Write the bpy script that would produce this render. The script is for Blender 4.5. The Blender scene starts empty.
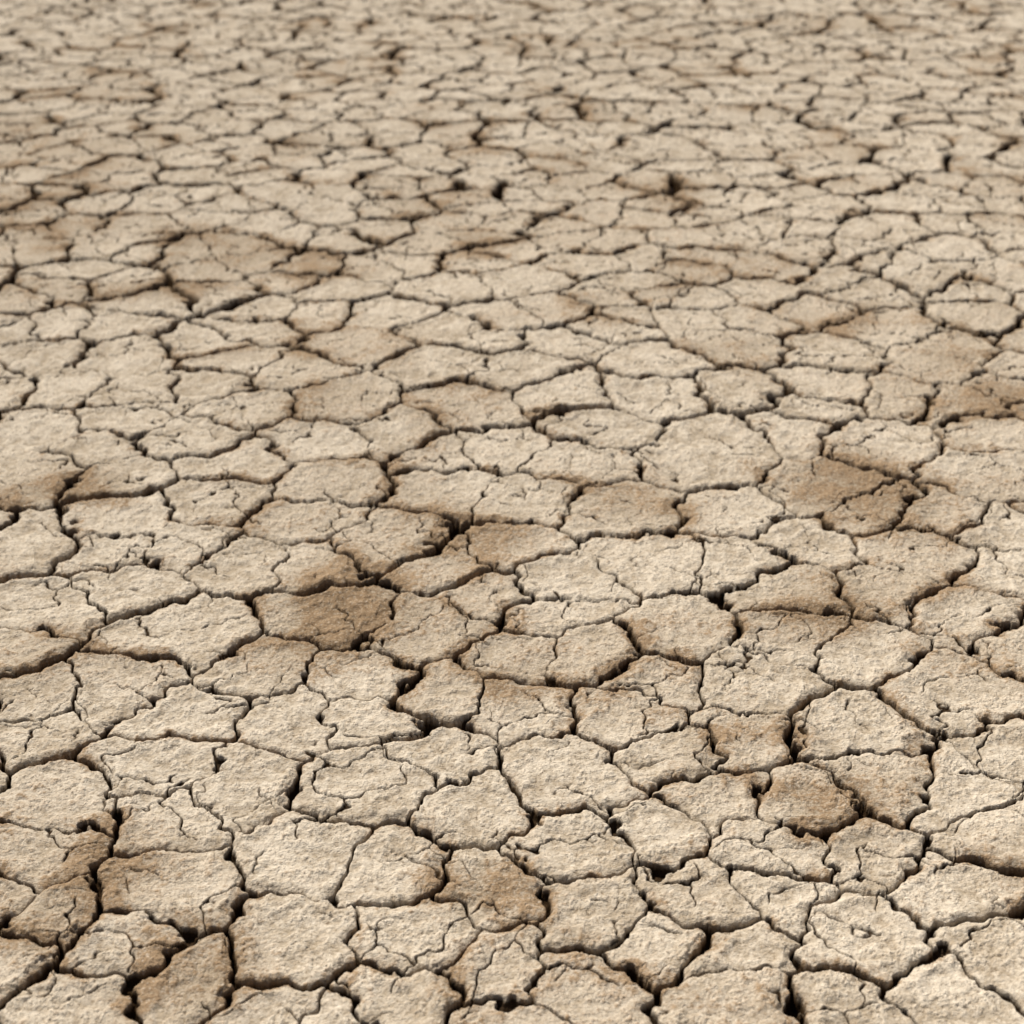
import bpy, math, numpy as np, time
T0=time.time()
rng=np.random.default_rng(11)
F=1700.0; H=1.0; PITCH=math.radians(26.3)

# ---------------- plate survey (photo positions dropped onto the ground plane, metres) -------------
def ground(px,py):
    a=(px-512.0)/F; b=(512.0-py)/F
    dy=math.cos(PITCH)+b*math.sin(PITCH); dz=-math.sin(PITCH)+b*math.cos(PITCH)
    t=-H/dz
    return (a*t, dy*t)
G=[
[(40,925)],[(110,945)],[(70,995)],[(165,892)],[(190,975)],[(290,945)],[(262,1015),(330,1040)],[(417,937)],[(400,1003)],
[(492,888)],[(500,970),(590,985),(520,1030)],[(605,912),(650,940)],[(700,892)],[(735,950),(745,1000)],[(785,895)],
[(790,850),(870,850)],[(870,940)],[(965,893)],[(1003,945),(935,985)],[(840,1015)],[(5,960),(-20,900)],
[(60,805),(30,840)],[(155,768),(165,818),(245,790)],[(305,850),(395,870)],[(362,785),(445,748),(480,812)],
[(575,772)],[(580,845),(655,835)],[(630,712),(670,755)],[(712,797)],[(810,800)],[(850,735),(870,775)],[(750,690),(742,735)],
[(965,790),(1010,830),(1030,770)],[(35,700),(115,690),(30,735)],[(190,718)],[(272,670),(288,715),(357,675),(372,715)],
[(440,695),(505,705)],[(520,655),(590,650)],[(655,680)],[(680,630)],[(800,635),(865,650)],[(950,685)],[(965,617)],
[(1035,650)],[(35,605),(125,583)],[(175,632)],[(245,558),(310,560)],[(330,612)],[(430,628)],[(450,560),(505,548)],
[(560,578),(555,612)],[(650,560),(745,560)],[(805,545),(800,590)],[(885,590),(920,553)],[(1012,572),(1000,530)],
[(40,545)],[(130,515),(180,543),(112,552)],[(212,497)],[(330,480),(312,517)],[(385,538)],[(448,487),(530,500)],
[(440,455),(500,450),(580,462)],[(620,510)],[(735,512)],[(830,490),(870,505)],[(945,515)],[(1000,475)],
[(35,470),(30,425)],[(120,477),(100,450)],[(195,440),(125,415)],[(212,385)],[(292,375),(235,365)],[(335,405)],
[(320,442),(400,437)],[(475,413),(560,397)],[(600,435)],[(657,400)],[(722,437),(705,470)],[(740,395)],[(795,430)],
[(870,440)],[(835,388)],[(960,405),(1010,385)],[(1000,430)],[(28,352),(60,388)],[(112,325),(135,355),(140,393)],
[(255,330)],[(390,315),(360,348)],[(450,365),(520,375)],[(500,322),(560,312)],[(572,347),(650,360)],
[(690,320),(745,315),(730,345)],[(835,352)],[(885,325),(960,345),(940,365)],[(330,286)],[(60,290),(150,300)],
[(210,290)],[(450,290),(520,285)],[(610,300)],[(810,305)],[(990,315)],
]
S=[];SG=[]
for gi,g in enumerate(G):
    for p in g:
        S.append(ground(*p)); SG.append(gi)
hand=np.array(S)
def jgrid(x0,x1,y0,y1,s,j,r):
    nx=int((x1-x0)/s); ny=int((y1-y0)/(s*0.9))
    X,Y=np.meshgrid(np.arange(nx),np.arange(ny))
    P=np.stack([x0+(X+0.5*(Y%2))*s,y0+Y*s*0.9],-1).reshape(-1,2).astype(float)
    return P+r.uniform(-j,j,P.shape)*s
R=jgrid(-9,9,-2.5,16,0.125,0.46,rng)
near=np.zeros(len(R),bool)
for h in hand: near|=((R-h)**2).sum(1)<0.090**2
R=R[~near]
C=jgrid(-9.5,9.5,-3,16.5,0.225,0.42,rng)
RG=np.empty(len(R),int)
for i in range(0,len(R),500):
    d=((R[i:i+500,None]-C[None])**2).sum(-1); RG[i:i+500]=d.argmin(1)
P1=np.concatenate([hand,R]).astype(np.float32); G1=np.concatenate([np.array(SG),RG+1000])
P2=jgrid(-6,6,0.0,10,0.062,0.48,rng).astype(np.float32)
C2=jgrid(-6.2,6.2,-.2,10.2,0.115,0.45,rng)
G2=np.empty(len(P2),int)
for i in range(0,len(P2),500):
    d=((P2[i:i+500,None]-C2[None])**2).sum(-1); G2[i:i+500]=d.argmin(1)

class Bins:
    def __init__(s,P,Gp,b):
        s.b=b;s.o=P.min(0)-b*2;n=np.ceil((P.max(0)-s.o)/b).astype(int)+3;s.n=n
        ij=((P-s.o)/b).astype(int);key=ij[:,1]*n[0]+ij[:,0]
        o=np.argsort(key,kind='stable');key=key[o]
        first=np.searchsorted(key,key);slot=np.arange(len(key))-first
        s.K=slot.max()+1
        s.tab=np.full((n[0]*n[1],s.K),len(P),int);s.tab[key,slot]=o
        s.P=np.vstack([P,[[1e4,1e4]]]).astype(np.float32);s.G=np.append(Gp,-1)
    def query(s,x,y):
        i=np.clip(((x-s.o[0])/s.b).astype(int),1,s.n[0]-2);j=np.clip(((y-s.o[1])/s.b).astype(int),1,s.n[1]-2)
        best=np.full(x.shape,1e9,np.float32);bi=np.full(x.shape,len(s.P)-1)
        cand=[]
        for dj in(-1,0,1):
            for di in(-1,0,1):
                row=s.tab[(j+dj)*s.n[0]+i+di]
                for k in range(s.K):
                    c=row[:,k];cand.append(c)
                    q=s.P[c];d=(q[:,0]-x)**2+(q[:,1]-y)**2
                    m=d<best;best=np.where(m,d,best);bi=np.where(m,c,bi)
        p=s.P[bi];g=s.G[bi]
        dt=np.full(x.shape,1.0,np.float32);dn=dt.copy()
        for c in cand:
            q=s.P[c];vx=q[:,0]-p[:,0];vy=q[:,1]-p[:,1];L=np.sqrt(vx*vx+vy*vy)+1e-9
            e=((p[:,0]+q[:,0])*.5-x)*vx/L+((p[:,1]+q[:,1])*.5-y)*vy/L
            ok=(c!=bi)&(L<100)
            same=s.G[c]==g
            dt=np.where(ok&~same&(e<dt),e,dt);dn=np.where(ok&same&(e<dn),e,dn)
        return bi,p,dt,dn
B1=Bins(P1,G1,0.17);B2=Bins(P2,G2,0.088)

def noise(x,y,sc,seed):
    x=x*sc+seed*17.3+500;y=y*sc+seed*9.7+500
    xi=np.floor(x);yi=np.floor(y);fx=(x-xi).astype(np.float32);fy=(y-yi).astype(np.float32)
    xi=xi.astype(np.int64);yi=yi.astype(np.int64)
    def g(a,b,u,v):
        h=(a*374761393+b*668265263+seed*974634777)&0xffffffff
        h=((h^(h>>13))*1274126177)&0xffffffff
        h=(h^(h>>16))&1023
        return GX[h]*u+GY[h]*v
    sx=fx*fx*fx*(fx*(fx*6-15)+10);sy=fy*fy*fy*(fy*(fy*6-15)+10)
    a=g(xi,yi,fx,fy);b=g(xi+1,yi,fx-1,fy);c=g(xi,yi+1,fx,fy-1);d=g(xi+1,yi+1,fx-1,fy-1)
    return (a+(b-a)*sx+(c-a)*sy+(a-b-c+d)*sx*sy)*1.5
ang=np.arange(1024)/1024*2*np.pi
GX=np.cos(ang).astype(np.float32);GY=np.sin(ang).astype(np.float32)
def sst(a,b,x):
    t=np.clip((x-a)/(b-a),0,1);return t*t*(3-2*t)

# brown dusty spots (photo position, radius m, strength)
BR=[(330,600,.11,.75),(490,535,.09,.8),(630,500,.11,.7),(492,885,.055,.9),(190,975,.08,.8),(135,870,.07,.6),(810,797,.05,.9),
(970,665,.09,.6),(850,480,.12,.6),(735,775,.07,.5),(325,398,.12,.6),(960,385,.20,.6),(750,735,.07,.4),(880,780,.07,.4),
(520,690,.05,.7),(810,320,.15,.5),(40,930,.07,.4),(240,265,.2,.5),(30,230,.25,.5),(60,480,.1,.5),(700,890,.05,.4),
(830,610,.08,.4),(850,830,.07,.4),(60,150,.3,.5),(400,240,.2,.4),(600,230,.3,.4)]
BRW=[(*ground(a,b),r,s) for a,b,r,s in BR]

# ---------------- one ground sheet, finer near the view ------------------------------------------
ys=[]
y=-2.4
while y<0.97:
    ys.append(y); y+=max(0.0022,min(0.025,(0.99-y)*0.06))
while y<14:
    ys.append(y); y+=min(0.9*(y*y+1)/F,0.0034*y)
st=0.07
while y<400:
    ys.append(y); y+=st; st*=1.1
ys.append(400.)
ys=np.array(ys);NR=len(ys)
NC=1380
u=np.linspace(-1.10,1.10,NC-140)
ext=1.10+np.cumsum(0.002*1.064**np.arange(1,71))
u=np.concatenate([-ext[::-1],u,ext])
half=0.5*1024/F*(np.maximum(ys,0.95)*math.cos(PITCH)+H*math.sin(PITCH))
print('rows',NR,'cols',NC,'ext',ext[-1])
co=np.empty((NR*NC,3),np.float32);A_cr=np.empty(NR*NC,np.float32);A_br=A_cr.copy();A_pl=A_cr.copy()
n1=len(P1)+1
plr=rng.random(n1).astype(np.float32);tlx=rng.normal(0,1,n1).clip(-1.5,1.5).astype(np.float32);tly=rng.normal(0,1,n1).clip(-1.5,1.5).astype(np.float32);off=rng.normal(0,1,n1).clip(-1.3,1.3).astype(np.float32)
CH=60
for r0 in range(0,NR,CH):
    r1=min(NR,r0+CH)
    Y=np.repeat(ys[r0:r1],NC);X=(half[r0:r1,None]*u[None]).ravel()
    fine=1-sst(3.0,6,Y)
    far=1-sst(13,15.5,np.maximum(np.abs(X)*1.7,Y))
    wx=noise(X,Y,9,1)*.015+noise(X,Y,24,2)*.0130+noise(X,Y,60,3)*.0060*(.4+.6*fine)+noise(X,Y,150,4)*.0014*fine
    wy=noise(X,Y,9,5)*.015+noise(X,Y,24,6)*.0130+noise(X,Y,60,7)*.0060*(.4+.6*fine)+noise(X,Y,150,8)*.0014*fine
    x=(X+wx).astype(np.float32);yy=(Y+wy).astype(np.float32)
    bi,p,dt,dn=B1.query(x,yy)
    nA=noise(X,Y,7,20);nB=noise(X,Y,22,21);nC=noise(X,Y,75,22);nD=noise(X,Y,190,23)*fine;nE=noise(X,Y,400,24)*fine;n0=noise(X,Y,1.6,25)
    nW=noise(X,Y,4,26)
    wid=1+1.8*sst(1.5,5.5,Y)
    w=np.clip(.0024+.0026*nA+.0022*nW+.0020*nB+.0009*nC,.0010,.0058)*wid
    wn=np.clip(.0012+.0009*nB+.0008*nA,.0006,.0020)*wid
    _,_,d3,d4=B2.query((X+wx*1.0+nC*.003).astype(np.float32),(Y+wy*1.0).astype(np.float32))
    m3=sst(-.08,.10,noise(X,Y,9,30)+.3*noise(X,Y,30,31))*(1-sst(5.5,8,Y))
    m4=sst(.12,.3,noise(X,Y,11,32)+.3*noise(X,Y,30,31))*(1-sst(3.5,6,Y))
    sl=.0010+.0006*(wid-1)
    c1=1-sst(w*.55,w+sl,dt)
    c2=(1-sst(wn*.4,wn+sl,dn))*sst(.0002,.0009,wn/wid)
    c3=np.maximum((1-sst(.0002,.0013*wid+.0004,d3))*m3,.7*(1-sst(.0001,.0011*wid+.0004,d4))*m4)
    edge=np.exp(-np.maximum(dt-w,0)/.004);edge2=np.exp(-np.maximum(dn-wn,0)/.003)
    h=-.021*c1*(w/wid/.004).clip(.5,1.3)-.009*c2*(1-c1)-.0040*c3
    h+=-.0018*edge-.0008*edge2+.0020*np.exp(-((dt-w-.012)/.009)**2)
    h+=off[bi]*.0012+(tlx[bi]*(x-p[:,0])+tly[bi]*(yy-p[:,1]))*.014
    crust=sst(-.2,.25,noise(X,Y,35,40)+.5*nC)
    pit=np.abs(noise(X,Y,130,41))*fine
    h+=nA*.0025+nB*.0012+nC*.0011+(nD*.0009+nE*.0005)*(.2+1.1*crust)+crust*.0010-.0012*(1-sst(.0,.09,pit))*crust
    h-=.0012*sst(.012+.009*nB,.010+.009*nB,dt)*sst(-.1,.2,nA+nC*.4)
    br=np.zeros_like(X)
    for bx,by,rr,ss in BRW:
        dd=((X-bx+nB*.02)/rr)**2+((Y-by+nC*.01+nA*.03)/rr)**2
        br=np.maximum(br,np.exp(-dd)*ss)
    br=br+.40*sst(-.05,.5,noise(X,Y,3.2,50)+.5*nA)
    br=br+.34*nB+.26*nC+.34*nD+(plr[bi]-.5)*.18
    br=br+.66*np.exp(-np.maximum(dt-w,0)/((.005+.009*np.clip(nA+.4,0,1))*(.6+.4*wid)))*sst(-.6,.2,nA+nB)
    br=np.clip(sst(.12,1.15,br),0,1)
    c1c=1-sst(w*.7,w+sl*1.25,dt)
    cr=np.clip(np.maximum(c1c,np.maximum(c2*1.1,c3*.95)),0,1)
    h=h*far;cr=cr*far
    s=slice(r0*NC,r1*NC)
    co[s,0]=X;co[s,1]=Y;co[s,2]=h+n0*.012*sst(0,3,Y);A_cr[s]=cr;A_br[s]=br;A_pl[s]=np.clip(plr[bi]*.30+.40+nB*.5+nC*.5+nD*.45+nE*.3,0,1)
print('field',time.time()-T0)
me=bpy.data.meshes.new('cracked_mud_ground')
idx=np.arange(NR*NC).reshape(NR,NC)
q=np.stack([idx[:-1,:-1],idx[:-1,1:],idx[1:,1:],idx[1:,:-1]],-1).reshape(-1,4)
nf=len(q)
me.vertices.add(NR*NC);me.vertices.foreach_set('co',co.ravel())
me.loops.add(nf*4);me.loops.foreach_set('vertex_index',q.ravel().astype(np.int32))
me.polygons.add(nf);me.polygons.foreach_set('loop_start',np.arange(0,nf*4,4,dtype=np.int32))
me.update(calc_edges=True)
me.polygons.foreach_set('use_smooth',np.ones(nf,bool))
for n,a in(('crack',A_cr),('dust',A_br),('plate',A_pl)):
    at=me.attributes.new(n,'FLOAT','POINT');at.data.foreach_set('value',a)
ob=bpy.data.objects.new('cracked_mud_ground',me);bpy.context.collection.objects.link(ob)
print('mesh',time.time()-T0)

# ---------------- material ----------------
mat=bpy.data.materials.new('dry_mud');mat.use_nodes=True;nt=mat.node_tree;N=nt.nodes;L=nt.links
for n in list(N):N.remove(n)
out=N.new('ShaderNodeOutputMaterial');bs=N.new('ShaderNodeBsdfDiffuse');L.new(bs.outputs[0],out.inputs[0])
bs.inputs['Roughness'].default_value=.3
tc=N.new('ShaderNodeTexCoord')
def nz(sc,det=4,rough=.6,dist=0):
    n=N.new('ShaderNodeTexNoise');n.inputs['Scale'].default_value=sc;n.inputs['Detail'].default_value=det
    n.inputs['Roughness'].default_value=rough;n.inputs['Distortion'].default_value=dist;L.new(tc.outputs['Object'],n.inputs['Vector']);return n.outputs[0]
def mr(v,a,b,c=0,d=1):
    n=N.new('ShaderNodeMapRange');L.new(v,n.inputs[0])
    for i,k in enumerate((a,b,c,d)):n.inputs[i+1].default_value=k
    return n.outputs[0]
def ma(op,a,b):
    n=N.new('ShaderNodeMath');n.operation=op
    for i,v in enumerate((a,b)):
        if isinstance(v,(int,float)):n.inputs[i].default_value=v
        else:L.new(v,n.inputs[i])
    return n.outputs[0]
def mix(f,a,b,mode='MIX'):
    n=N.new('ShaderNodeMix');n.data_type='RGBA';n.blend_type=mode
    for i,v in((0,f),(6,a),(7,b)):
        if isinstance(v,(int,float)):n.inputs[i].default_value=v
        elif isinstance(v,tuple):n.inputs[i].default_value=(*v,1)
        else:L.new(v,n.inputs[i])
    return n.outputs[2]
def att(s):
    n=N.new('ShaderNodeAttribute');n.attribute_name=s;return n.outputs['Fac']
grain=nz(270,2,.75);bump=nz(190,3,.74)
pale=mix(att('plate'),(.47,.388,.285),(.76,.675,.55))
brown=mix(att('plate'),(.235,.160,.092),(.40,.285,.178))
fd=ma('ADD',att('dust'),mr(bump,.3,.7,-.3,.3))
c=mix(mr(fd,.10,.9),pale,brown)
c=mix(mr(grain,.58,.69,0,.7),c,(.18,.125,.078))      # dark grains
c=mix(mr(grain,.43,.33,0,.4),c,(.80,.725,.61))    # pale grains
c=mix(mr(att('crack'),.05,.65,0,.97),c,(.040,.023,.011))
L.new(c,bs.inputs['Color'])
bp=N.new('ShaderNodeBump');bp.inputs['Strength'].default_value=1;bp.inputs['Distance'].default_value=.0036
L.new(bump,bp.inputs['Height']);L.new(bp.outputs[0],bs.inputs['Normal'])
me.materials.append(mat)

# ---------------- light ----------------
EL=math.radians(49);AZ=math.radians(-35)   # azimuth from +Y, negative = left
w=bpy.data.worlds.new('World');bpy.context.scene.world=w;w.use_nodes=True
bg=w.node_tree.nodes['Background'];sk=w.node_tree.nodes.new('ShaderNodeTexSky');sk.sky_type='NISHITA';sk.sun_disc=False
sk.sun_elevation=EL;sk.sun_rotation=AZ;sk.dust_density=6
w.node_tree.links.new(sk.outputs[0],bg.inputs[0]);bg.inputs[1].default_value=.05
sl=bpy.data.lights.new('sun','SUN');sl.energy=5.0;sl.angle=math.radians(.5);sl.color=(1,.945,.86)
so=bpy.data.objects.new('sun',sl);bpy.context.collection.objects.link(so)
from mathutils import Vector
d=Vector((math.sin(AZ)*math.cos(EL),math.cos(AZ)*math.cos(EL),math.sin(EL)))
so.rotation_euler=d.to_track_quat('Z','Y').to_euler();so.location=(-3,5,6)
# ---------------- camera ----------------
cd=bpy.data.cameras.new('camera');cam=bpy.data.objects.new('camera',cd);bpy.context.collection.objects.link(cam)
cam.location=(0,0,H);cam.rotation_euler=(math.pi/2-PITCH,0,0)
cd.sensor_width=36;cd.lens=36*F/1024;cd.clip_start=.05;cd.clip_end=1500
cd.dof.use_dof=True;cd.dof.focus_distance=1.75;cd.dof.aperture_fstop=7
sc=bpy.context.scene;sc.camera=cam
sc.view_settings.view_transform='Standard';sc.view_settings.look='None';sc.view_settings.exposure=0
print('done',time.time()-T0)
